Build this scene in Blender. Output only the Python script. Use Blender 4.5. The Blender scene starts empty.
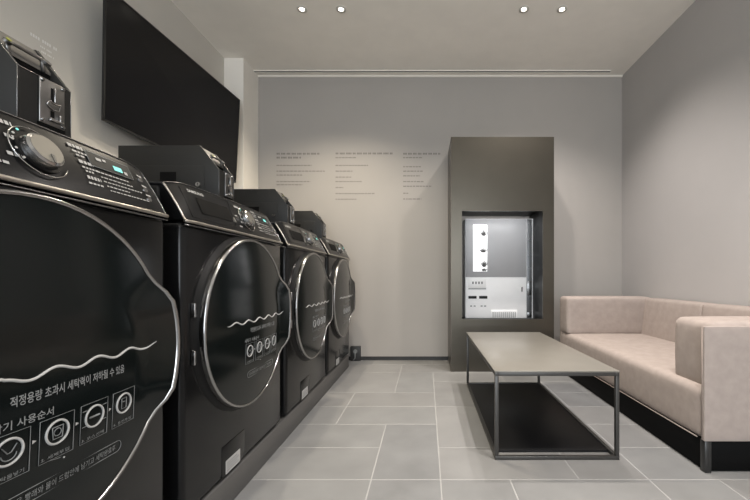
import bpy, bmesh, math, random
from mathutils import Vector, Matrix
random.seed(7)
PI = math.pi
sc = bpy.context.scene
col = sc.collection

# ------------------------------------------------------------------ camera, world, lights, exposure
F = 370.0; HC = 0.75; VX = 426.0; VY = 277.0
cam_d = bpy.data.cameras.new('camera'); cam = bpy.data.objects.new('camera', cam_d); col.objects.link(cam)
cam.location = (0, 0, HC); cam.rotation_euler = (PI/2, 0, 0)
cam_d.sensor_width = 36.0; cam_d.sensor_fit = 'HORIZONTAL'; cam_d.lens = 36.0*F/750
cam_d.shift_x = -(VX-375)/750; cam_d.shift_y = (VY-250)/750
cam_d.clip_start = 0.02
sc.camera = cam
sc.view_settings.view_transform = 'Standard'; sc.view_settings.look = 'None'
sc.view_settings.exposure = 0.17; sc.view_settings.gamma = 1.0; sc.view_settings.use_curve_mapping = False
w = bpy.data.worlds.new('world'); sc.world = w; w.use_nodes = True
bg = w.node_tree.nodes['Background']; bg.inputs[0].default_value = (0.72, 0.86, 1.0, 1); bg.inputs[1].default_value = 0.55

Z_CEIL = 2.56; X_L = -1.67; X_R = 1.764; Y_B = 3.33; Y_F = -2.6
WARM = (1.0, 0.89, 0.72); NEUT = (1.0, 0.93, 0.88)
# visible ceiling downlights (x, y, watts, colour), then the rows behind the photograph's edge
SPOTS = [(-.838, 2.5, 66, WARM), (-.574, 2.5, 66, WARM), (.662, 2.5, 66, NEUT), (.919, 2.5, 66, NEUT),
         (-.838, .95, 20, WARM), (-.574, .95, 20, WARM), (.662, .95, 84, NEUT), (.919, .95, 84, NEUT),
         (-.70, -1.2, 40, NEUT), (.80, -1.2, 50, NEUT)]
def spot_lamp(x, y, watts, c):
    ld = bpy.data.lights.new('downlight_beam', 'SPOT'); ld.energy = watts; ld.color = c
    ld.spot_size = math.radians(124); ld.spot_blend = 1.0; ld.shadow_soft_size = .03
    lo = bpy.data.objects.new('downlight_beam', ld); col.objects.link(lo)
    lo.location = (x, y, Z_CEIL-.03)
for s in SPOTS: spot_lamp(*s)
ad = bpy.data.lights.new('shop_window_daylight', 'AREA'); ad.shape = 'RECTANGLE'; ad.size = 2.6; ad.size_y = 1.9; ad.energy = 85; ad.color = (.90, .95, 1.0)  # added area light for soft fill, set in the unseen shop front opening
ao = bpy.data.objects.new('shop_window_daylight', ad); col.objects.link(ao); ao.location = (0, Y_F+.02, 1.25); ao.rotation_euler = (PI/2, 0, 0)

# ------------------------------------------------------------------ materials
def mat(name, c, rough=.5, metal=0., spec=.5, coat=0., emit=None, estr=0., bump=0., bscale=200., var=0., vscale=8., coatr=.05, stretch=None):
    m = bpy.data.materials.new(name); m.use_nodes = True
    nt = m.node_tree; b = nt.nodes['Principled BSDF']
    b.inputs['Base Color'].default_value = (*c, 1); b.inputs['Roughness'].default_value = rough
    b.inputs['Metallic'].default_value = metal; b.inputs['Specular IOR Level'].default_value = spec
    b.inputs['Coat Weight'].default_value = coat; b.inputs['Coat Roughness'].default_value = coatr
    if emit: b.inputs['Emission Color'].default_value = (*emit, 1); b.inputs['Emission Strength'].default_value = estr
    tc = nt.nodes.new('ShaderNodeTexCoord')
    mp = nt.nodes.new('ShaderNodeMapping'); nt.links.new(tc.outputs['Object'], mp.inputs[0])
    if stretch: mp.inputs['Scale'].default_value = stretch
    n = nt.nodes.new('ShaderNodeTexNoise'); n.inputs['Scale'].default_value = vscale; n.inputs['Detail'].default_value = 4
    nt.links.new(mp.outputs[0], n.inputs[0])
    v = max(var, .02)
    cr = nt.nodes.new('ShaderNodeValToRGB')
    cr.color_ramp.elements[0].position = .3; cr.color_ramp.elements[1].position = .7
    cr.color_ramp.elements[0].color = (*[k*(1-v) for k in c], 1); cr.color_ramp.elements[1].color = (*[min(1, k*(1+v)) for k in c], 1)
    nt.links.new(n.outputs[0], cr.inputs[0]); nt.links.new(cr.outputs[0], b.inputs['Base Color'])
    if bump:
        n2 = nt.nodes.new('ShaderNodeTexNoise'); n2.inputs['Scale'].default_value = bscale; n2.inputs['Detail'].default_value = 3
        nt.links.new(mp.outputs[0], n2.inputs[0])
        bp = nt.nodes.new('ShaderNodeBump'); bp.inputs['Strength'].default_value = bump; bp.inputs['Distance'].default_value = .002
        nt.links.new(n2.outputs[0], bp.inputs['Height']); nt.links.new(bp.outputs[0], b.inputs['Normal'])
    return m
M = dict(
    wall=mat('wall_paint', (.45, .432, .42), .75, bump=.05, var=.015, vscale=3),
    wallL=mat('wall_paint_cream', (.62, .595, .545), .75, bump=.05, var=.015, vscale=3),
    back=mat('accent_wall_paint', (.40, .375, .348), .7, bump=.05, var=.015, vscale=3),
    ceil=mat('ceiling_paint', (.90, .86, .79), .8, var=.01),
    dark=mat('baseboard_dark', (.03, .03, .03), .5),
    grout=mat('grout', (.34, .337, .33), .8, var=.08),
    t0=mat('tile_a', (.222, .223, .221), .42, bump=.08, bscale=60, var=.10, vscale=5),
    t1=mat('tile_b', (.245, .243, .239), .42, bump=.08, bscale=60, var=.10, vscale=4),
    t2=mat('tile_c', (.205, .207, .208), .40, bump=.08, bscale=60, var=.12, vscale=6),
    t3=mat('tile_d', (.228, .226, .222), .45, bump=.08, bscale=60, var=.10, vscale=5),
    body=mat('washer_black_steel', (.0065, .0067, .007), .20, metal=.0, spec=.25, coat=.1, coatr=.12),
    side=mat('washer_side', (.008, .008, .008), .5, spec=.2),
    panel=mat('panel_gloss_black', (.005, .0052, .0055), .28, spec=.18, coat=.08, coatr=.12),
    glass=mat('door_black_glass', (.004, .006, .006), .14, spec=.25, coat=.1, coatr=.12),
    dispglass=mat('display_window', (.012, .013, .013), .5, spec=.2),
    chrome=mat('chrome', (.38, .375, .37), .2, metal=1.),
    dchrome=mat('dark_chrome', (.22, .22, .22), .25, metal=1.),
    satin=mat('satin_trim', (.45, .42, .38), .35, metal=1.),
    knobface=mat('knob_face', (.19, .18, .155), .45, metal=.5),
    white=mat('print_white', (.42, .42, .41), .6),
    grey=mat('print_grey', (.20, .21, .21), .6),
    lamp=mat('teal_led', (.1, .4, .38), .4, emit=(.25, .9, .8), estr=.6),
    rled=mat('red_led', (.4, .05, .1), .4, emit=(1, .15, .3), estr=.5),
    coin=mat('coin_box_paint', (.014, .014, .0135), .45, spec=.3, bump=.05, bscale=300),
    coinlit=mat('coin_box_slope_metal', (.17, .165, .155), .45, metal=.6),  # grey metal of the sloping cover
    coindark=mat('coin_box_interior', (.005, .005, .005), .8, spec=.1),
    steel=mat('brushed_steel', (.26, .255, .25), .32, metal=1., var=.06, vscale=60),
    yellow=mat('yellow_bulb_cap', (.30, .32, .04), .4),
    tv=mat('tv_screen', (.006, .006, .007), .2, spec=.25),
    tvb=mat('tv_bezel', (.01, .01, .01), .4),
    kiosk=mat('bronze_grey_metal', (.088, .079, .064), .32, metal=.85, bump=.02, bscale=120, var=.03),
    kdark=mat('niche_black', (.006, .006, .006), .35, spec=.2),
    rail=mat('rail_grey_metal', (.16, .165, .17), .4, metal=.7),
    led=mat('niche_led', (1, 1, 1), .5, emit=(1, 1, 1), estr=6),  # glow of the fill strip added inside the niche
    vwhite=mat('machine_white', (.88, .88, .88), .4),
    vgrey=mat('machine_grey_glass', (.38, .38, .39), .3, spec=.3),
    lit=mat('lit_panel', (.9, .9, .9), .5, emit=(1, 1, 1), estr=.85),
    plant=mat('plant_print', (.16, .16, .16), .7),
    tabletop=mat('table_top_laminate', (.205, .192, .168), .28, bump=.02, var=.03),
    tframe=mat('table_steel', (.075, .073, .07), .38, metal=.6),
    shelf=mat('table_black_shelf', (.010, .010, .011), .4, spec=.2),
    fabric=mat('sofa_fabric', (.37, .315, .285), .9, spec=.2, bump=.35, bscale=700, var=.07, vscale=26),
    seam=mat('sofa_seam', (.30, .25, .22), .9, spec=.2),
    sbase=mat('sofa_base_black', (.004, .004, .004), .7, spec=.1),
    sleg=mat('sofa_leg_metal', (.05, .05, .05), .35, metal=.6),
    plinth=mat('plinth_grey', (.085, .083, .08), .5),
    lens=mat('downlight_lens', (1, 1, 1), .5, emit=(1, .94, .82), estr=14),
    trimw=mat('downlight_trim', (.62, .59, .54), .5),
    letter=mat('wall_lettering', (.20, .185, .175), .6),
    letterw=mat('wall_lettering_white', (.9, .89, .86), .6),
)

# ------------------------------------------------------------------ mesh builder
class MB:
    def __init__(s): s.bm = bmesh.new(); s.mats = []
    def mi(s, m):
        if m not in s.mats: s.mats.append(m)
        return s.mats.index(m)
    def add(s, verts, faces, m, smooth=False):
        i = s.mi(m); vs = [s.bm.verts.new(v) for v in verts]
        for f in faces:
            try: fc = s.bm.faces.new([vs[k] for k in f]); fc.material_index = i; fc.smooth = smooth
            except ValueError: pass
    def merge(s, b, m, smooth=False):
        b.verts.index_update()
        s.add([v.co.copy() for v in b.verts], [[v.index for v in f.verts] for f in b.faces], m, smooth); b.free()
    def box(s, x0, x1, y0, y1, z0, z1, m, bev=0., seg=2, smooth=None, f=None):
        b = bmesh.new(); bmesh.ops.create_cube(b, size=1)
        for v in b.verts: v.co = Vector(((x0+x1)/2+v.co.x*(x1-x0), (y0+y1)/2+v.co.y*(y1-y0), (z0+z1)/2+v.co.z*(z1-z0)))
        if bev: bmesh.ops.bevel(b, geom=b.edges[:], offset=bev, segments=seg, profile=.5, affect='EDGES')
        if f:
            for v in b.verts: v.co = f(v.co)
        s.merge(b, m, bool(bev) if smooth is None else smooth)
    def prism(s, pts, axis, a0, a1, m, bev=0.):
        # pts: 2-D outline in the plane across axis ('x': (y,z), 'y': (x,z), 'z': (x,y))
        def P(p, a): return {'x': (a, p[0], p[1]), 'y': (p[0], a, p[1]), 'z': (p[0], p[1], a)}[axis]
        b = bmesh.new(); n = len(pts)
        A = [b.verts.new(P(p, a0)) for p in pts]; B = [b.verts.new(P(p, a1)) for p in pts]
        b.faces.new(A); b.faces.new(B[::-1])
        for i in range(n): b.faces.new([A[i], B[i], B[(i+1) % n], A[(i+1) % n]])
        bmesh.ops.recalc_face_normals(b, faces=b.faces)
        if bev: bmesh.ops.bevel(b, geom=b.edges[:], offset=bev, segments=2, profile=.5, affect='EDGES')
        s.merge(b, m, bool(bev))
    def tube(s, pts, r, m, n=8, closed=False, radii=None):
        pts = [Vector(p) for p in pts]; N = len(pts); vs = []; fs = []
        for i, p in enumerate(pts):
            if closed: t = pts[(i+1) % N]-pts[i-1]
            else: t = pts[min(i+1, N-1)]-pts[max(i-1, 0)]
            t.normalize(); up = Vector((1, 0, 0)) if abs(t.x) < .9 else Vector((0, 0, 1))
            a = t.cross(up).normalized(); b_ = t.cross(a)
            rr = radii[i] if radii else r
            for k in range(n):
                q = 2*PI*k/n; vs.append(p+a*math.cos(q)*rr+b_*math.sin(q)*rr)
        L = N if closed else N-1
        for i in range(L):
            for k in range(n):
                j = (i+1) % N; fs.append([i*n+k, i*n+(k+1) % n, j*n+(k+1) % n, j*n+k])
        if not closed: fs.append(list(range(n))); fs.append([(N-1)*n+k for k in range(n)][::-1])
        s.add(vs, fs, m, True)
    def cyl(s, c, ax, r0, r1, h, m, n=24, smooth=True):
        c = Vector(c); ax = Vector(ax).normalized(); u = ax.orthogonal().normalized(); v = ax.cross(u)
        vs = []
        for (r, t) in ((r0, 0), (r1, h)):
            for k in range(n):
                q = 2*PI*k/n; vs.append(c+ax*t+u*math.cos(q)*r+v*math.sin(q)*r)
        s.add(vs, [[k, (k+1) % n, n+(k+1) % n, n+k] for k in range(n)], m, smooth)
        s.add(vs, [list(range(n))[::-1], list(range(n, 2*n))], m)
    def grid(s, fn, nu, nv, m, smooth=True, closeu=False):
        vs = [fn(i/nu, j/nv) for i in range(nu if closeu else nu+1) for j in range(nv+1)]
        R = nu if closeu else nu+1
        fs = [[i*(nv+1)+j, ((i+1) % R)*(nv+1)+j, ((i+1) % R)*(nv+1)+j+1, i*(nv+1)+j+1] for i in range(nu) for j in range(nv)]
        s.add(vs, fs, m, smooth)
    def build(s, name, parent=None, fix=True, angle=None):
        if fix: bmesh.ops.recalc_face_normals(s.bm, faces=s.bm.faces)
        me = bpy.data.meshes.new(name); s.bm.to_mesh(me); s.bm.free()
        for m in s.mats: me.materials.append(m)
        o = bpy.data.objects.new(name, me); col.objects.link(o)
        if parent: o.parent = parent
        return o
def tag(o, label, cat=None, group=None, kind=None):
    if label: o['label'] = label
    if cat: o['category'] = cat
    if group: o['group'] = group
    if kind: o['kind'] = kind
    return o
def empty(name, loc, label, cat, group=None):
    o = bpy.data.objects.new(name, None); col.objects.link(o); o.location = loc; o.empty_display_size = .1
    return tag(o, label, cat, group)
def children(o): return [c for c in bpy.data.objects if c.parent == o]
def copy_tree(o, parent=None):
    c = o.copy(); col.objects.link(c); c.parent = parent
    for ch in children(o): copy_tree(ch, c)
    return c
def struct(o): o['kind'] = 'structure'; return o
def text(mb, body, size, m, place, align='LEFT', width=None, thick=None):
    """lettering as real mesh; place(s, t) maps text coordinates (metres) to a point"""
    c = bpy.data.curves.new('lettering', 'FONT'); c.body = body; c.size = size; c.resolution_u = 2; c.align_x = align
    if thick: c.offset = thick
    o = bpy.data.objects.new('lettering', c); me = o.to_mesh()
    vs = [v.co.copy() for v in me.vertices]; fs = [list(p.vertices) for p in me.polygons]
    k = 1.
    if width and vs:
        x0 = min(v.x for v in vs); x1 = max(v.x for v in vs); k = width/(x1-x0)
        vs = [Vector(((v.x-x0)*k, v.y, 0)) for v in vs]
    mb.add([place(v.x, v.y) for v in vs], fs, m)
    o.to_mesh_clear(); bpy.data.objects.remove(o); bpy.data.curves.remove(c)

# ------------------------------------------------------------------ the room
b = MB(); g = .257; X0 = .054; Y0 = 1.370
b.add([(X_L-.1, Y_F, -.012), (X_R+.1, Y_F, -.012), (X_R+.1, Y_B+.1, -.012), (X_L-.1, Y_B+.1, -.012)], [[0, 1, 2, 3]], M['grout'])
b.box(X_L-.1, X_R+.1, Y_F, Y_B+.1, -.05, -.0005, M['grout'])
I0, I1, J0, J1 = -7, 7, -15, 8
used = {}
def put(i, j, wd, dp):
    cells = [(a, c) for a in range(i, i+wd) for c in range(j, j+dp)]
    if any(q in used or q[0] < I0 or q[0] >= I1 or q[1] >= J1 for q in cells): return False
    for q in cells: used[q] = (i, j)
    gp = .0018
    x0, x1, y0, y1 = X0+i*g+gp, X0+(i+wd)*g-gp, Y0+j*g+gp, Y0+(j+dp)*g-gp
    x0 = max(x0, X_L-.05); x1 = min(x1, X_R+.05); y1 = min(y1, Y_B+.05)
    if x1-x0 > .01 and y1-y0 > .01:
        b.box(x0, x1, y0, y1, -.01, 0, M[random.choice(['t0', 't1', 't2', 't3', 't0'])], bev=.0012, seg=1, smooth=False)
    return True
for t in [(-1, 0, 1, 2), (0, 0, 2, 1), (2, 0, 1, 2), (3, 0, 2, 1), (0, -2, 1, 2), (1, -2, 2, 2), (3, -2, 1, 2), (-1, -2, 1, 2), (-3, -2, 2, 2),
          (-3, 0, 2, 1), (-3, 1, 2, 1), (0, 1, 2, 2), (-2, 2, 2, 1), (-4, 2, 2, 1), (-2, 3, 2, 1), (0, 3, 1, 2), (-1, 4, 1, 2), (-3, 4, 2, 2)]: put(*t)
for j in range(J0, J1):
    for i in range(I0, I1):
        if (i, j) in used: continue
        for t in random.sample([(2, 2), (2, 1), (2, 1), (1, 2), (1, 2)], 5)+[(1, 1)]:
            if put(i, j, *t): break
struct(b.build('floor'))
def wallbox(name, x0, x1, y0, y1, z0, z1, m):
    b = MB(); b.box(x0, x1, y0, y1, z0, z1, m); return struct(b.build(name))
wallbox('wall_right', X_R, X_R+.1, Y_F, Y_B+.1, -.02, Z_CEIL, M['wall'])
wallbox('wall_left', X_L-.1, X_L, Y_F, Y_B+.1, -.02, Z_CEIL, M['wallL'])
b = MB(); b.box(-1.51, X_R, Y_B, Y_B+.1, .035, Z_CEIL-.0, M['back']); struct(b.build('wall_back'))
wallbox('trim_1', X_L, -1.51, 3.06, Y_B+.1, 0, Z_CEIL, M['ceil'])            # pale corner pier
wallbox('trim_2', -1.52, X_R, Y_B-.012, Y_B, Z_CEIL-.012, Z_CEIL, M['ceil'])  # pale shadow-gap bead over the accent wall
b = MB(); b.box(-1.51, X_R, Y_B+.004, Y_B+.09, 0, .036, M['dark']); struct(b.build('baseboard_back'))
b = MB(); b.box(X_L-.1, X_R+.1, Y_F, Y_B+.1, Z_CEIL, Z_CEIL+.08, M['ceil']); struct(b.build('ceiling'))
b = MB()   # shop front behind the viewpoint: piers, lintel and sill round a wide glazed opening
b.box(X_L-.1, -1.35, Y_F-.1, Y_F, 0, Z_CEIL, M['wall']); b.box(1.35, X_R+.1, Y_F-.1, Y_F, 0, Z_CEIL, M['wall'])
b.box(-1.35, 1.35, Y_F-.1, Y_F, 2.25, Z_CEIL, M['wall']); b.box(-1.35, 1.35, Y_F-.1, Y_F, 0, .25, M['wall'])
struct(b.build('wall_front'))
b = MB()
for x in (-1.35, -.02, 1.31): b.box(x, x+.04, Y_F-.07, Y_F-.03, .25, 2.25, M['tframe'])
b.box(-1.35, 1.35, Y_F-.07, Y_F-.03, .25, .29, M['tframe']); b.box(-1.35, 1.35, Y_F-.07, Y_F-.03, 2.21, 2.25, M['tframe'])
struct(b.build('window_1'))
b = MB(); b.box(-1.55, 1.62, 3.243, 3.262, Z_CEIL-.004, Z_CEIL+.002, M['dark'])
b.box(-1.55, 1.62, 3.236, 3.243, Z_CEIL-.007, Z_CEIL+.002, M['ceil']); b.box(-1.55, 1.62, 3.262, 3.269, Z_CEIL-.007, Z_CEIL+.002, M['ceil'])
tag(b.build('slot_diffuser'), 'long thin dark slot in the ceiling just in front of the back wall', 'air vent')

# ------------------------------------------------------------------ plinth and washing machines
XF = -.64; HP = .10; W2 = .332
b = MB(); b.box(-1.36, XF-.004, -.6, 3.09, 0, HP, M['plinth'], bev=.006)
tag(b.build('machine_plinth'), 'long low dark grey plinth on the floor under the row of washing machines', 'plinth')

DZ = .494      # door centre above plinth
def ring_pt(th, r, n):
    """point of the door at angle th (0 = far side), radius r and stand-off n, with the grip bulge on the far side"""
    a = abs((th+PI) % (2*PI)-PI)
    q = 1-min(1, max(0, (a-.34)/.26)); q = q*q*(3-2*q)
    k = max(0, (r-.2)/.085)
    r2 = r+.010*q*k; n2 = n+.026*q*k
    return Vector((n2, r2*math.cos(th), DZ+r2*math.sin(th)))
def lathe_ring(mb, prof, m, n=72):
    mb.grid(lambda u, v: ring_pt(2*PI*u, *prof[round(v*(len(prof)-1))]), n, len(prof)-1, m, closeu=True)
GR = .279
def glass_n(y, z):
    r = math.hypot(y, z-DZ); return ring_pt(math.atan2(z-DZ, y), r, 0).x+.030+.016*(1-(min(r, GR)/GR)**2)
def panel_pt(u, v):
    """front of the control panel: u along the width (-1..1), v up (0..1)"""
    y = u*W2*.985; e = max(0, (abs(y)-.25)/(W2-.25))
    x = .006-.040*v-.010*v*v-.012*e*e*(.3+v*.7); z = .802+.108*v-.012*e*e*v+.006*(1-u*u)*v
    return Vector((x, y, z))
def on_panel(y, v, off=.001):
    p = panel_pt(y/(W2*.985), v); return p+Vector((off*.9, 0, off*.45))

def make_washer():
    root = empty('washing_machine', (XF, 0, HP), 'x', 'washing machine', 'black front-loading washing machines')
    b = MB()
    b.box(-.70, 0, -W2, W2, .012, .797, M['body'], bev=.016, seg=3)
    b.box(-.70, -.06, -W2, W2, .78, .895, M['side'], bev=.01)
    b.box(-.705, -.055, -W2+.002, W2-.002, .893, .903, M['body'], bev=.004)
    for sx in (-.62, -.06):
        for sy in (-.27, .27): b.cyl((sx, sy, .0005), (0, 0, 1), .022, .022, .02, M['side'])
    b.build('cabinet', root)
    # control panel
    b = MB(); b.grid(lambda u, v: panel_pt(u*2-1, v), 48, 12, M['panel'])
    b.grid(lambda u, v: panel_pt(u*2-1, 1)+Vector((-.03*v, 0, .004*math.sin(PI*v)-.006*v)), 48, 4, M['panel'])
    for sgn in (-1, 1):
        b.grid(lambda u, v: Vector((panel_pt(sgn, v).x*(1-u)+(-.09)*u, sgn*W2*.985, panel_pt(sgn, v).z)), 4, 12, M['panel'])
    b.tube([panel_pt(-1+2*k/40, 1)+Vector((0, 0, .001)) for k in range(41)], .0016, M['dchrome'], 6)
    b.tube([panel_pt(-1, k/10)+Vector((0, 0, 0)) for k in range(11)], .0030, M['satin'], 6)
    b.tube([panel_pt(1, k/10) for k in range(11)], .0014, M['dchrome'], 6)
    pan = b.build('control_panel', root, fix=False)
    b = MB()
    def strip(off, z, r):
        return [Vector((panel_pt(-1+2*k/40, 0).x+off, (-1+2*k/40)*W2*.99, z)) for k in range(41)]
    b.tube(strip(.0015, .799, 0), .0045, M['satin'], 8); b.tube(strip(.001, .789, 0), .0022, M['dchrome'], 6)
    tag(b.build('trim_strip', root), 'satin metal strip under the panel')
    # knob
    b = MB(); yk = .046; kc = on_panel(yk, .50, 0); nrm = Vector((.90, 0, .42)).normalized()
    b.cyl(kc-nrm*.004, nrm, .037, .036, .008, M['panel'], 40)
    b.cyl(kc+nrm*.004, nrm, .031, .0295, .011, M['dchrome'], 40)
    b.cyl(kc+nrm*.015, nrm, .029, .0255, .003, M['chrome'], 40)
    b.cyl(kc+nrm*.0175, nrm, .025, .025, .001, M['knobface'], 40)
    up = nrm.cross(Vector((0, 1, 0))).normalized()
    if up.z < 0: up = -up
    b.box(-.0012, .0012, -.0018, .0018, -.010, .006, M['chrome'], f=lambda c: kc+nrm*(.0195+c.x)+Vector((0, 1, 0))*(c.y+.002)+up*(c.z-.016))
    tag(b.build('program_knob', root), 'round metal programme dial')
    b = MB()
    b.tube([kc+nrm*.003+Vector((0, 1, 0))*.045*math.cos(q)+up*.045*math.sin(q) for q in [PI*.35+PI*1.5*k/30 for k in range(31)]], .0012, M['chrome'], 6)
    for q in (2.2, 2.55, 2.9, 3.3, 3.7):
        c = kc+nrm*.005+Vector((0, 1, 0))*.0405*math.cos(q)+up*.0405*math.sin(q); b.cyl(c, nrm, .002, .002, .001, M['lamp'] if q == 2.2 else M['white'], 8)
    b.build('dial_scale', root)
    # detergent drawer
    b = MB(); n = 10
    P = lambda s, v: on_panel(s, v, .001)
    b.grid(lambda u, v: on_panel(-.235+.17*u, .28+.42*v, .0015), 12, 6, M['coindark'])
    b.tube([on_panel(-.29, .12), on_panel(-.285, .93), on_panel(-.04, .93), on_panel(-.05, .60), on_panel(-.055, .12)], .0008, M['side'], 5, closed=True)
    b.prism([(.0, 0), (.012, 0), (.004, .016)], 'y', -.06, -.052, M['satin'])
    for v in b.bm.verts[-6:]: v.co = v.co+Vector((-.012, 0, .835))
    d = b.build('detergent_drawer', root, fix=False)
    # lettering on the panel
    b = MB()
    def pl(y0, v0, sc_=1.): return lambda s, t: on_panel(y0+s, v0+t/.118, .0016)
    text(b, 'SAMSUNG', .013, M['white'], pl(-.262, .80), width=.075, thick=.0003)
    for (y0, v0, wd, th) in [(-.01, .80, .030, .06), (.0, .60, .022, .05), (-.008, .33, .026, .05),
                              (.116, .84, .030, .055), (.120, .76, .030, .03), (.124, .70, .018, .03),
                              (.124, .58, .030, .055), (.126, .50, .034, .03), (.130, .44, .020, .03),
                              (.128, .32, .030, .055), (.126, .23, .034, .03),
                              (-.035, .50, .014, .03), (-.03, .18, .02, .04),
                              (.160, .50, .075, .022), (.162, .42, .080, .018), (.164, .345, .100, .018), (.168, .27, .060, .018), (.172, .195, .105, .018)]:
        x = y0; rnd = random.Random(int((y0+v0)*1000))
        while x < y0+wd:
            ln = min(rnd.uniform(.004, .009), y0+wd-x)
            if ln > .0012:
                q = [on_panel(x, v0, .0018), on_panel(x+ln, v0, .0018), on_panel(x+ln, v0+th, .0018), on_panel(x, v0+th, .0018)]
                b.add(q, [[0, 1, 2, 3]], M['white'])
            x += ln+.0022
    b.build('panel_lettering', root, fix=False)
    # display
    b = MB()
    b.grid(lambda u, v: on_panel(.150+.105*u, .60+.27*v, .0020), 8, 3, M['dispglass'])
    b.tube([on_panel(.150, .60, .002), on_panel(.150, .87, .002), on_panel(.255, .87, .002), on_panel(.255, .60, .002)], .0006, M['grey'], 5, closed=True)
    for (y0, v0, wd, hh, mm) in [(.168, .74, .012, .05, 'white'), (.184, .76, .008, .04, 'white'), (.207, .66, .022, .09, 'lamp'), (.233, .64, .008, .06, 'white')]:
        b.add([on_panel(y0, v0, .003), on_panel(y0+wd, v0, .003), on_panel(y0+wd, v0+hh, .003), on_panel(y0, v0+hh, .003)], [[0, 1, 2, 3]], M[mm])
    b.build('display', root, fix=False)
    for v0 in (.68, .46, .26):
        b = MB(); b.cyl(on_panel(.282, v0, -.001), nrm, .007, .006, .004, M['dchrome'], 16)
        b.add([on_panel(.276, v0+.07, .002), on_panel(.292, v0+.07, .002), on_panel(.292, v0+.10, .002), on_panel(.276, v0+.10, .002)], [[0, 1, 2, 3]], M['white'])
        b.build('push_button', root, fix=False)
    # door
    b = MB()
    lathe_ring(b, [(.300, -.001), (.296, .006), (.288, .008), (.287, .018)], M['side'])
    door = b.build('door', root, fix=False)
    b = MB(); lathe_ring(b, [(.287, .010), (.2874, .026), (.2858, .0325), (.2825, .0338), (.2798, .032), (.279, .029)], M['chrome'])
    tag(b.build('chrome_ring', door, fix=False), 'shiny chrome ring round the door')
    b = MB()
    def gp(u, v):
        th = 2*PI*u; r = GR*(1-v) if v < 1 else 0
        p = ring_pt(th, r, 0); p.x += .030+.016*(1-(r/GR)**2); return p
    b.grid(gp, 72, 14, M['glass'], closeu=True)
    tag(b.build('door_glass', door, fix=False), 'large round black glass')
    b = MB()
    b.grid(lambda u, v: ring_pt(-.42+.84*u, .290+.004*math.sin(PI*v), .004+.026*v), 24, 4, M['body'])
    b.build('door_grip', door, fix=False)
    for z0 in (.045, -.085):
        b = MB(); b.box(.0, .013, -.300, -.292, DZ+z0, DZ+z0+.04, M['chrome'], bev=.003)
        tag(b.build('hinge', door), 'small chrome door hinge')
    # print on the glass
    b = MB()
    def gpt(y, z, off=.0012): return Vector((glass_n(y, z)+off, y, z))
    pts = []
    for k in range(121):
        y = -.185+.420*k/120; per = .0775
        z = DZ+.0070+.0052*math.sin(2*PI*(y+.005)/per)+.10*max(0, y-.19)+.03*min(0, y)*(y>-.06)
        if y < -.16: z += .12*( -.16-y)
        pts.append(gpt(y, z, .0008))
    b.tube(pts, .0021, M['white'], 6, radii=[.0006+.0017*min(1, k/8, (120-k)/8) for k in range(121)])
    def gl(y0, z0): return lambda s, t: gpt(y0+s, z0+t)
    text(b, '적정용량 초과시 세탁력이 저하될 수 있음', .0175, M['grey'], gl(-.052, DZ-.031), width=.205, thick=.0003)
    text(b, '세탁기 사용순서', .0145, M['grey'], gl(-.088, DZ-.062), width=.098, thick=.0002)
    for i, (y0, cap) in enumerate(zip((-.080, -.0105, .058, .1265), ('1. 세탁물넣기', '2. 세제투입', '3. 코스선택', '4. 동전투입'))):
        y1 = y0+.056; z0, z1 = DZ-.135, DZ-.068; cy, cz = (y0+y1)/2, DZ-.094
        b.tube([gpt(y0, z0), gpt(y1, z0), gpt(y1, z1), gpt(y0, z1)], .00055, M['grey'], 4, closed=True)
        b.tube([gpt(cy+.0185*math.cos(q), cz+.0185*math.sin(q)) for q in [2*PI*k/28 for k in range(28)]], .0019, M['white'], 5, closed=True)
        if i == 0:
            b.tube([gpt(cy+.010*math.cos(q), cz-.003+.009*math.sin(q)) for q in [PI+PI*k/8 for k in range(9)]], .0009, M['grey'], 4)
            b.tube([gpt(cy-.009, cz+.008), gpt(cy-.002, cz-.002), gpt(cy+.003, cz-.001), gpt(cy+.010, cz+.009)], .0009, M['grey'], 4)
        elif i == 1:
            b.tube([gpt(cy-.009, cz+.009), gpt(cy-.007, cz-.010), gpt(cy+.008, cz-.010), gpt(cy+.009, cz+.009)], .001, M['grey'], 4, closed=True)
            b.tube([gpt(cy+.006*math.cos(q), cz+.006*math.sin(q)) for q in [2*PI*k/12 for k in range(12)]], .0008, M['grey'], 4, closed=True)
        elif i == 2:
            for dz in (.015, -.012):
                b.tube([gpt(y0+.003, cz+dz), gpt(cy-.016, cz+dz)], .0007, M['grey'], 4); b.tube([gpt(cy+.016, cz+dz), gpt(y1-.003, cz+dz)], .0007, M['grey'], 4)
            b.tube([gpt(cy-.010, cz), gpt(cy+.010, cz)], .0018, M['grey'], 4)
        else:
            b.tube([gpt(cy-.006, cz+.010), gpt(cy-.006, cz-.010), gpt(cy+.006, cz-.010), gpt(cy+.006, cz+.010)], .0009, M['grey'], 4, closed=True)
            b.tube([gpt(cy-.003, cz+.003), gpt(cy+.003, cz+.003)], .0009, M['grey'], 4)
        text(b, cap, .0066, M['grey'], gl(y0+.003, z0+.003), width=.046)
        if i < 3: b.add([gpt(y1+.003, cz+.003), gpt(y1+.003, cz-.003), gpt(y1+.009, cz)], [[0, 1, 2]], M['white'])
    zb0, zb1 = DZ-.185, DZ-.164; R = (zb1-zb0)/2; out = []
    for k in range(9): q = PI/2-PI*k/8; out.append(gpt(.142+R*math.cos(q), (zb0+zb1)/2+R*math.sin(q)))
    for k in range(9): q = -PI/2-PI*k/8; out.append(gpt(-.05+R*math.cos(q), (zb0+zb1)/2+R*math.sin(q)))
    b.tube(out, .0006, M['grey'], 4, closed=True)
    text(b, '많은 빨래와 물이 드럼안에 남기고 세탁완료후', .0125, M['grey'], gl(-.048, zb0+.006), width=.186)
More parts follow.
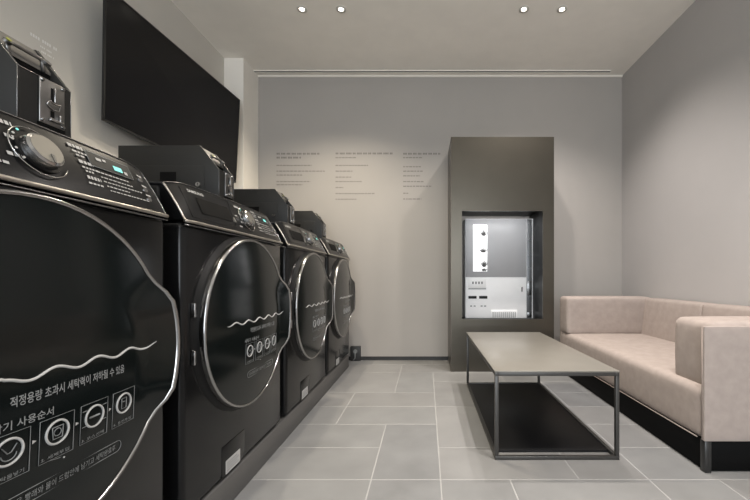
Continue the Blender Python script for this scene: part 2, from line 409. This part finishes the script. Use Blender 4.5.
    b.tube([gpt(.005, DZ-.135), gpt(.02, DZ-.138), gpt(.024, DZ-.138)], .0005, M['grey'], 4); b.cyl(gpt(.030, DZ-.141), (1, 0, 0), .0015, .0015, .0008, M['white'], 8)
    tag(b.build('instruction_print', door, fix=False), 'pale printed wave, icons and writing on the glass')
    # service flap and white sticker
    b = MB()
    b.box(-.004, .0015, -.145, .0, .018, .115, M['body'], bev=.0015)
    flap = b.build('service_flap', root)
    b = MB(); b.box(.0016, .0026, -.125, -.035, .020, .062, M['white'])
    for k in range(4): b.box(.0027, .0031, -.118, -.045-.012*(k % 2), .027+.008*k, .030+.008*k, M['grey'])
    tag(b.build('sticker', flap), 'white printed sticker')
    return root
CY = [.580, 1.304, 2.03, 2.754]
LW = ['nearest black washing machine, cut off by the left edge of the photo',
      'second nearest black washing machine, its whole round door with chrome ring showing',
      'third black washing machine along the row, second from the back wall',
      'farthest black washing machine, at the back wall end of the row']
w0 = make_washer()
for i, y in enumerate(CY):
    o = w0 if i == 0 else copy_tree(w0)
    o.location = (XF, y, HP); o['label'] = LW[i]

# ------------------------------------------------------------------ coin boxes
TOPZ = HP+.903
def make_coin():
    # origin: front bottom edge, near side; x back is negative, y to the far side; width D
    root = empty('coin_box', (-.82, 0, TOPZ), 'x', 'coin box', 'black coin boxes on top of the washing machines')
    D = .112; H = .268; S = .173; T = .075; Bk = -.40
    out = [(0, 0), (0, S), (-T, H), (Bk, H), (Bk, 0)]
    b = MB()
    for y0, y1 in ((0, .006), (D-.006, D)): b.prism(out, 'y', y0, y1, M['coin'], bev=.0012)
    b.box(Bk, -T-.035, .005, D-.005, H-.008, H-.001, M['coin']); b.box(Bk, Bk+.006, .005, D-.005, 0, H-.002, M['coin'])
    b.box(-.006, 0, .005, D-.005, 0, S-.002, M['coin']); b.box(Bk, 0, .005, D-.005, 0, .006, M['coin'])
    b.box(-T-.03, -.006, .006, D-.006, S-.06, S-.055, M['coindark']); b.box(-.046, -.042, .006, D-.006, S-.056, S+.036, M['coindark'])
    b.box(-.045, -.006, D-.0066, D-.0061, S-.056, S-.004, M['coindark'])
    for y0 in (0, D): b.tube([(0, y0, .0), (0, y0, S), (-T, y0, H), (-T-.03, y0, H)], .0008, M['dchrome'], 5)  # edge highlights put into the shape as thin metal tubes along worn edges
    b.tube([(0, 0, S), (0, D, S)], .0009, M['dchrome'], 5)
    b.build('housing', root)
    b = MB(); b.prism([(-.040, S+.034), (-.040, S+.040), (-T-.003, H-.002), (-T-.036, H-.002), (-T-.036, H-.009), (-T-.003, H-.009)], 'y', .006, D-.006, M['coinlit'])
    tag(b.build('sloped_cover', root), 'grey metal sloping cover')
    b = MB()
    hp = lambda y, up: Vector((-.040, y, S+.050+up))
    b.tube([hp(.018, -.018), hp(.018, .004), hp(.024, .010), hp(.082, .010), hp(.088, .004), hp(.088, -.018)], .0045, M['steel'], 8)
    b.cyl(hp(.014, .004)+Vector((.003, 0, 0)), (.75, 0, .6), .008, .008, .006, M['steel'], 16); b.cyl(hp(.092, .004)+Vector((.003, 0, 0)), (.75, 0, .6), .008, .008, .006, M['steel'], 16)
    b.cyl(hp(.014, .004)+Vector((.0075, 0, .005)), (.75, 0, .6), .0045, .0045, .001, M['yellow'], 12)
    tag(b.build('carry_handle', root), 'bright metal handle bar')
    b = MB(); b.box(.0, .004, .040, .094, .076, .173, M['steel'], bev=.0015)
    for y in (.045, .089):
        for z in (.082, .167): b.cyl((.004, y, z), (1, 0, 0), .004, .003, .003, M['chrome'], 12)
    b.box(.004, .0046, .063, .0665, .128, .158, M['coindark']); b.box(.004, .009, .0675, .071, .128, .160, M['chrome'], bev=.001)
    b.tube([(.006, .052, .118), (.010, .054, .126), (.010, .066, .122), (.010, .078, .126), (.006, .080, .114), (.006, .066, .110)], .0016, M['chrome'], 6, closed=True)
    b.box(.004, .0048, .062, .070, .094, .108, M['coindark']); b.box(.004, .012, .056, .084, .084, .090, M['chrome'], bev=.001)
    b.box(.004, .010, .078, .082, .086, .104, M['chrome'], bev=.001)
    b.box(-.0, .003, .038, .096, .070, .076, M['coindark'])
    tag(b.build('coin_slot_plate', root), 'steel coin slot plate with four bolts')
    b = MB(); b.box(-.388, -.058, -.003, .0, .012, .187, M['coin'], bev=.001)
    b.box(-.232, -.168, -.0036, -.003, .118, .162, M['coindark'])
    d = b.build('side_door', root)
    b = MB(); b.cyl((-.080, -.003, .112), (0, -1, 0), .011, .009, .006, M['chrome'], 20); b.box(-.081, -.079, -.0098, -.009, .106, .118, M['coindark'])
    b.build('lock', d)
    return root
c0 = make_coin()
LC = ['coin box with steel slot plate on the nearest washing machine, at upper left',
      'black coin box on the second nearest washing machine, below the television, side lock showing',
      'coin box on the third washing machine along the row',
      'farthest coin box, on the washing machine beside the back wall']
for i, y in enumerate(CY):
    o = c0 if i == 0 else copy_tree(c0)
    o.location = (-.82, y+.162, TOPZ+.0005); o['label'] = LC[i]

# ------------------------------------------------------------------ television on the left wall
fb = Vector((-1.50, 2.92, 1.492)); ft = Vector((-1.468, 2.92, 2.147)); nb = Vector((-1.604, 1.84, 1.530)); nt_ = Vector((-1.560, 1.80, 2.172))
ctr = (fb+ft+nb+nt_)/4
tv = empty('television', (ctr.x, ctr.y, ctr.z-.33), 'large black flat television tilted out on the left wall', 'television')
def tvp(u, v, d):
    p = (nb*(1-u)+fb*u)*(1-v)+(nt_*(1-u)+ft*u)*v
    nr = (fb-nb).cross(nt_-nb).normalized()
    if nr.x < 0: nr = -nr
    return p-nr*d-Vector(tv.location)
def tvbox(mb, u0, u1, v0, v1, d0, d1, m, bev=0.):
    mb.box(0, 1, 0, 1, 0, 1, m, f=lambda c: tvp(u0+(u1-u0)*c.x, v0+(v1-v0)*c.y, d0+(d1-d0)*c.z))
b = MB(); tvbox(b, 0, 1, 0, 1, .004, .012, M['tvb']); tvbox(b, .04, .97, .03, .95, .012, .03, M['tvb']); tvbox(b, .15, .85, .12, .8, .03, .055, M['tvb'])
for a in [(0, 1, 0, .014), (0, 1, .99, 1), (0, .006, 0, 1), (.994, 1, 0, 1)]: tvbox(b, *a, -.001, .005, M['tvb'])
b.build('casing', tv)
b = MB(); tvbox(b, .006, .994, .014, .99, .002, .0045, M['tv']); tag(b.build('screen', tv), 'glossy dark screen')
b = MB(); c_ = tvp(.5, .5, .055)
xw = X_L-tv.location.x
b.box(xw+.001, xw+.012, -.16, .16, .20, .46, M['tframe']); b.box(xw+.01, c_.x+.006, -.03, .03, .29, .37, M['tframe'])
b.build('wall_bracket', tv)

# ------------------------------------------------------------------ lettering on walls (too small to read in the photo: broken strokes)
def strokes(mb, x, z, wd, h, place, m, rnd):
    e = x+wd
    while x < e:
        ln = min(rnd.uniform(1.6, 3.2)*h, e-x)
        n = max(1, round(ln/(h*.8)))
        for k in range(n):
            a = x+k*ln/n; c = a+ln/n*.72
            mb.add([place(a, z), place(c, z), place(c, z+h), place(a, z+h)], [[0, 1, 2, 3]], m)
        x += ln+h*.6
px = lambda X: (X-VX)*Y_B/F
pz = lambda Y: HC+(VY-Y)*Y_B/F
rnd = random.Random(3); s_ = 1/3.846
cols_ = [(45, [(53, 165, 1), (68, 95, 1), (98, 135, 0), (120, 185, 0), (135, 100, 0), (160, 130, 0), (172, 100, 0)], 'left-hand column of small dark lettering on the back wall'),
         (272, [(52, 223, 1), (68, 80, 0), (98, 125, 0), (120, 65, 0), (143, 60, 0), (160, 100, 0), (183, 30, 0), (206, 150, 0), (228, 80, 0)], 'middle column of small dark lettering on the back wall'),
         (532, [(53, 143, 1), (68, 75, 0), (103, 70, 0), (120, 75, 0), (138, 65, 0), (160, 80, 0), (178, 110, 0), (205, 20, 0), (227, 70, 0)], 'right-hand column of small dark lettering, beside the metal surround')]
for x0, lines, lab in cols_:
    b = MB()
    for (y, wd, bold) in lines:
        h = .016 if bold else .010
        strokes(b, px(265+x0*s_), pz(140+y*s_)-h/2, wd*s_*Y_B/F, h, lambda a, z: (a, Y_B-.0015, z), M['letter'], rnd)
    o = b.build('wall_lettering', fix=False); tag(o, lab, 'wall lettering', 'lettering on the back wall')
b = MB()
for (z, y0, wd, h) in [(1.80, 1.560, .115, .013), (1.775, 1.600, .050, .008), (1.755, 1.605, .055, .008)]:
    strokes(b, y0, z-.03, wd, h, lambda a, zz: (X_L+.0015, a, zz), M['letterw'], rnd)
tag(b.build('wall_lettering', fix=False), 'small white lettering on the left wall above the nearest coin box', 'wall lettering')

# ------------------------------------------------------------------ metal surround and the machine in its niche
K0, K1, KZ = .198, 1.014, 1.86; KY = 2.93; O0, O1, OZ0, OZ1 = .285, .9265, .417, 1.273
ks = empty('metal_surround', ((K0+K1)/2, KY, 0), 'tall bronze-grey metal surround with a square niche, standing at the back wall', 'metal surround')
def off(mb_f, root):
    pass
cx = (K0+K1)/2
def kb(mb, x0, x1, y0, y1, z0, z1, m, bev=0.): mb.box(x0-cx, x1-cx, y0-KY, y1-KY, z0, z1, m, bev=bev)
b = MB(); kb(b, K0, O0, KY, KY+.02, 0, KZ, M['kiosk'], 0); kb(b, O1, K1, KY, KY+.02, 0, KZ, M['kiosk'])
kb(b, O0, O1, KY, KY+.02, 0, OZ0, M['kiosk']); kb(b, O0, O1, KY, KY+.02, OZ1, KZ, M['kiosk'])
kb(b, K0, K0+.012, KY+.02, Y_B-.002, 0, KZ, M['kiosk']); kb(b, K1-.012, K1, KY+.02, Y_B-.002, 0, KZ, M['kiosk']); kb(b, K0+.012, K1-.012, KY+.02, Y_B-.002, KZ-.012, KZ, M['kiosk'])
b.build('casing', ks)
b = MB(); kb(b, O0-.01, O0, KY+.02, Y_B-.01, .39, OZ1+.022, M['kdark']); kb(b, O1, O1+.01, KY+.02, Y_B-.01, .39, OZ1+.022, M['kdark'])
kb(b, O0-.01, O1+.01, KY+.02, Y_B-.01, .38, .392, M['kdark']); kb(b, O0-.01, O1+.01, KY+.02, Y_B-.01, OZ1+.022, OZ1+.03, M['kdark'])
tag(b.build('niche_lining', ks), 'glossy black lining of the niche')
b = MB(); kb(b, O0+.03, O1-.03, KY+.022, KY+.034, OZ1+.012, OZ1+.021, M['led']); tag(b.build('light_strip', ks), 'thin white light strip tucked above the top edge of the niche')  # hidden glowing strip, added to brighten the niche
nl = bpy.data.lights.new('niche_strip_light', 'AREA'); nl.shape = 'RECTANGLE'; nl.size = .55; nl.size_y = .015; nl.energy = 1.0  # added fill lamp that brightens the machine in the niche
no = bpy.data.objects.new('niche_strip_light', nl); col.objects.link(no); no.location = (cx, KY+.03, OZ1+.010); no.rotation_euler = (math.radians(28), 0, 0)
MY = 3.20; s3 = MY/F
mx = lambda X: (X-VX)*s3
mz = lambda Y: HC+(VY-Y)*s3
vx0, vx1 = mx(465), mx(533); vz0, vz1 = .392, mz(218.7)
vc = (vx0+vx1)/2
vm = empty('vending_machine', (vc, MY, vz0), 'white and grey vending machine set inside the niche of the metal surround', 'vending machine')
def vb(mb, x0, x1, z0, z1, d0, d1, m, bev=0.): mb.box(x0-vc, x1-vc, -d1, -d0, z0-vz0, z1-vz0, m, bev=bev)
b = MB(); vb(b, vx0, vx1, vz0, vz1, -.10, 0, M['vwhite'], .003); b.build('cabinet', vm)
b = MB(); vb(b, vx0+.004, mx(526), mz(277), vz1-.006, .0, .006, M['vgrey'], .001); up_ = tag(b.build('upper_door', vm), 'grey glass upper door')
b = MB(); vb(b, mx(473), mx(487), mz(271.4), mz(224.7), .0062, .010, M['lit'], .001); lp = tag(b.build('lit_panel', up_), 'glowing white picture panel')
rp = random.Random(5)
for (cxp, cyp, wdp, hp_) in [(483.5, 232, 7, 8), (483, 249, 9, 7), (484, 262, 7, 10), (484, 269, 6, 4)]:
    b = MB()
    for k in range(7):
        t = (k-3)/3; bx = mx(cxp); bz = mz(cyp+hp_/2)
        tip = Vector((bx+t*wdp*.5*s3-vc, -.0115, bz+hp_*s3*(1-.45*abs(t))*rp.uniform(.8, 1)-vz0)); ba = Vector((bx+t*.008-vc, -.0115, bz-vz0))
        b.tube([ba, (ba+tip)/2+Vector((t*.004, 0, .002)), tip], .001, M['plant'], 5, radii=[.003, .004, .0008])
    b.build('plant_picture', lp)
b = MB(); vb(b, vx0+.004, mx(526), vz0+.004, mz(277.6), 0, .006, M['vwhite'], .002)
vb(b, mx(521), mx(522.4), mz(291.5), mz(287), .006, .010, M['dchrome'])
ld_ = tag(b.build('lower_door', vm), 'white lower door')
b = MB(); vb(b, mx(468.4), mx(486), mz(288), mz(278.5), .006, .010, M['vwhite'], .002); vb(b, mx(468.4), mx(486), mz(289.2), mz(288.4), .006, .009, M['grey'])
for k in range(4): vb(b, mx(472+3*k), mx(473.6+3*k), mz(284), mz(281.6), .0101, .0106, M['grey'])
b.build('notice_plate', ld_)
for x in (468.3, 479): 
    b = MB(); vb(b, mx(x), mx(x+8.2), mz(298.6), mz(295.9), .006, .0085, M['kdark'], .0008); tag(b.build('dispensing_slot', ld_), 'black slot')
b = MB()
for x in (470, 473.5, 480.5, 484): vb(b, mx(x), mx(x+2), mz(306.6), mz(305.4), .006, .0066, M['grey'])
b.build('slot_caption', ld_)
b = MB(); vb(b, mx(491), mx(517), mz(318), mz(310), .006, .012, M['vwhite'], .002)
for k in range(12): vb(b, mx(492.3+2.0*k), mx(493.3+2.0*k), mz(317.4), mz(311.8), .0121, .0128, M['grey'])
tag(b.build('vent_grille', ld_), 'pale slatted grille')
b = MB(); vb(b, mx(526.6), mx(531.6), vz0+.004, vz1-.006, 0, .008, M['rail'], .001)
for Y in (224, 240, 255, 268, 296, 313): vb(b, mx(528.3), mx(530), mz(Y+1), mz(Y-1), .008, .011, M['dchrome'])
vb(b, mx(526.9), mx(531.3), mz(295), mz(281), .008, .014, M['dchrome'], .001); vb(b, mx(527), mx(531), mz(317), mz(312), .008, .012, M['dchrome'], .001)
tag(b.build('lock_rail', vm), 'narrow metal lock rail down the right side')

# ------------------------------------------------------------------ coffee table
TX0, TX1, TY0, TY1, TH = .283, .793, 1.516, 2.585, .365
tb = empty('coffee_table', ((TX0+TX1)/2, (TY0+TY1)/2, 0), 'long low coffee table with grey-beige top and dark square-section frame', 'coffee table')
ox, oy = (TX0+TX1)/2, (TY0+TY1)/2; hx, hy = (TX1-TX0)/2, (TY1-TY0)/2; bt = .015
b = MB(); b.box(-hx-.001, hx+.001, -hy-.001, hy+.001, TH-.006, TH, M['tabletop'], bev=.001); tag(b.build('tabletop', tb), 'pale grey-beige smooth top')
b = MB()
for s in (-1, 1):
    b.box(min(s*hx, s*(hx-bt)), max(s*hx, s*(hx-bt)), -hy, hy, TH-.006-bt, TH-.006, M['tframe'], bev=.001)
    b.box(-hx+bt, hx-bt, min(s*hy, s*(hy-bt)), max(s*hy, s*(hy-bt)), TH-.006-bt, TH-.006, M['tframe'], bev=.001)
b.build('top_rail', tb)
b = MB()
for s in (-1, 1):
    b.box(min(s*hx, s*(hx-bt)), max(s*hx, s*(hx-bt)), -hy+bt, hy-bt, 0, bt, M['tframe'], bev=.001)
    b.box(-hx, hx, min(s*hy, s*(hy-bt)), max(s*hy, s*(hy-bt)), 0, bt, M['tframe'], bev=.001)
b.build('bottom_rail', tb)
for sx in (-1, 1):
    for sy in (-1, 1):
        b = MB(); b.box(min(sx*hx, sx*(hx-bt)), max(sx*hx, sx*(hx-bt)), min(sy*hy, sy*(hy-bt)), max(sy*hy, sy*(hy-bt)), bt, TH-.006-bt, M['tframe'], bev=.001); b.build('leg', tb)
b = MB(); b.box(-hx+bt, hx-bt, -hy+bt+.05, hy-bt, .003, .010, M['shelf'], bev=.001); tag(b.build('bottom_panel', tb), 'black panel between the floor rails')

# ------------------------------------------------------------------ sofa
SX0, SX1, SY0, SY1 = 1.062, 1.758, 1.412, 2.95
sofa = empty('sofa', ((SX0+SX1)/2, (SY0+SY1)/2, 0), 'beige fabric two-seat sofa with low square arms against the right wall', 'sofa')
sx, sy = sofa.location.x, sofa.location.y
def sb(mb, x0, x1, y0, y1, z0, z1, m, bev=.0, seg=4, f=None):
    mb.box(x0-sx, x1-sx, y0-sy, y1-sy, z0, z1, m, bev=bev, seg=seg, f=f)
def soft(name, x0, x1, y0, y1, z0, z1, r, puff=(0, 0, 0), label=None, f=None, n=(14, 24, 8)):
    """upholstered block: a subdivided box with rounded edges and a slight crown on each face"""
    b = bmesh.new()
    c = Vector(((x0+x1)/2-sx, (y0+y1)/2-sy, (z0+z1)/2)); h = Vector(((x1-x0)/2, (y1-y0)/2, (z1-z0)/2))
    idx = {}
    def coords(n_, hh):
        a = [-hh, -hh+r*.3, -hh+r*.65, -hh+r]; m_ = [-hh+r+(2*hh-2*r)*k/n_ for k in range(1, n_)]
        return a+m_+[-t for t in a[::-1]]
    ax = [coords(n[k], h[k]) for k in range(3)]; L = [len(a) for a in ax]
    def vert(i, j, k):
        key = (i, j, k)
        if key not in idx:
            p = Vector((ax[0][i], ax[1][j], ax[2][k]))
            q = Vector([max(-h[t]+r, min(h[t]-r, p[t])) for t in range(3)]); d = p-q
            if d.length > 1e-9:
                mx_ = max(abs(d.x), abs(d.y), abs(d.z)); d = d.normalized()*mx_
            p2 = q+d
            u = [1-(p2[t]/h[t])**2 for t in range(3)]
            p2 = Vector([p2[t]*(1+0) + (puff[t]*(max(0, u[(t+1) % 3])*max(0, u[(t+2) % 3]))**.5)*(p2[t]/h[t]) for t in range(3)])
            if f: p2 = f(p2+c+Vector((sx, sy, 0)))-c-Vector((sx, sy, 0))
            idx[key] = b.verts.new(p2+c)
        return idx[key]
    for t in range(3):
        a, e = (t+1) % 3, (t+2) % 3
        for end in (0, L[t]-1):
            for i in range(L[a]-1):
                for j in range(L[e]-1):
                    def K(i_, j_):
                        q = [0, 0, 0]; q[t] = end; q[a] = i_; q[e] = j_; return vert(*q)
                    b.faces.new([K(i, j), K(i+1, j), K(i+1, j+1), K(i, j+1)])
    mb = MB(); bmesh.ops.recalc_face_normals(b, faces=b.faces); mb.merge(b, M['fabric'], True)
    o = mb.build(name, sofa)
    if label: tag(o, label)
    return o
soft('seat', SX0+.002, 1.70, SY0+.010, SY1-.03, .121, .322, .030, (.006, .0, .006), 'long seat with a rounded front edge')
for y0, y1 in ((1.60, 2.208), (2.212, 2.81)):
    soft('back_cushion', 1.618, SX1-.002, y0, y1, .29, .590, .018, (.006, .004, .003), f=lambda p: Vector((p.x+.03*(p.z-.3)/.28*(1 if p.x < 1.72 else 0), p.y, p.z)))
b = MB(); sb(b, 1.70, SX1, SY0+.01, SY1, .13, .56, M['fabric'], .012); b.build('back_frame', sofa)
# near arm: outer panel with a cushion inside it
soft('arm_panel', SX0+.001, SX1, SY0, SY0+.014, .121, .562, .0045, (.0, .003, .0), n=(20, 3, 14))
soft('arm_cushion', 1.100, 1.69, SY0+.012, 1.645, .30, .574, .028, (.010, .008, .008), n=(18, 8, 10))
# far arm
soft('arm_panel', SX0+.004, SX1, SY1-.045, SY1, .121, .582, .010, (.0, .003, .0), n=(20, 3, 14))
soft('arm_cushion', SX0+.001, 1.70, 2.78, SY1-.006, .318, .598, .022, (.004, .004, .004), n=(18, 8, 10))
b = MB()
def piping(pts): b.tube([Vector(p)-Vector((sx, sy, 0)) for p in pts], .0028, M['seam'], 6)
piping([(SX0+.001, SY0+.012, .124), (SX0+.001, SY0+.012, .557)]); piping([(SX0+.002, SY0+.04, .124), (SX0+.002, SY1-.05, .124)])
b.build('piping', sofa)
b = MB(); sb(b, SX0+.012, SX1-.02, SY0+.012, SY1-.01, .003, .122, M['sbase'], .002, 1)
b.build('base', sofa)
for (x, y) in ((SX0+.004, SY0+.002), (SX0+.004, SY1-.028), (SX1-.03, SY0+.002), (SX1-.03, SY1-.028)):
    b = MB(); sb(b, x, x+.026, y, y+.026, 0, .123, M['sleg'], .0015, 1); b.build('leg', sofa)

# ------------------------------------------------------------------ wall socket beside the last machine
so = empty('wall_socket', (-.63, Y_B, .001), 'small black socket box low on the back wall beside the farthest washing machine', 'wall socket')
b = MB(); b.box(-.045, .045, -.03, -.0005, 0, .13, M['dark'], bev=.003); b.build('box', so)
b = MB(); b.cyl((.0, -.03, .085), (0, -1, 0), .018, .018, .01, M['grey'], 20); b.tube([(0, -.04, .085), (0, -.05, .07), (.0, -.045, .03), (-.02, -.04, .004)], .005, M['grey'], 8)
tag(b.build('plug', so), 'grey plug and cable')

# ------------------------------------------------------------------ ceiling downlights
def make_down():
    root = empty('ceiling_downlight', (0, 0, Z_CEIL), 'x', 'ceiling light', 'small round recessed ceiling downlights')
    b = MB(); n = 28
    prof = [(.034, 0), (.034, -.004), (.019, -.005), (.015, -.001)]
    b.grid(lambda u, v: Vector((prof[round(v*3)][0]*math.cos(2*PI*u), prof[round(v*3)][0]*math.sin(2*PI*u), prof[round(v*3)][1])), n, 3, M['trimw'], closeu=True)
    b.build('trim_ring', root, fix=False)
    b = MB(); b.cyl((0, 0, -.003), (0, 0, 1), .015, .015, .002, M['lens'], 28); tag(b.build('lens', root), 'glowing round lens')
    return root
LD = ['leftmost of the ceiling downlights, in the left-hand pair', 'right one of the left-hand pair of ceiling downlights',
      'left one of the right-hand pair of ceiling downlights', 'rightmost of the ceiling downlights, in the right-hand pair']
LD += ['ceiling downlight above the nearest washing machine, outside the photo, wall side', 'ceiling downlight above the nearest washing machine, outside the photo, aisle side', 'ceiling downlight over the coffee table end, outside the photo, left one',
       'ceiling downlight over the near sofa arm, outside the photo, right one', 'ceiling downlight behind the viewpoint on the machine side', 'ceiling downlight behind the viewpoint on the sofa side']
d0 = make_down()
for i, (x, y, _, _) in enumerate(SPOTS):
    o = d0 if i == 0 else copy_tree(d0)
    o.location = (x, y, Z_CEIL); o['label'] = LD[i]
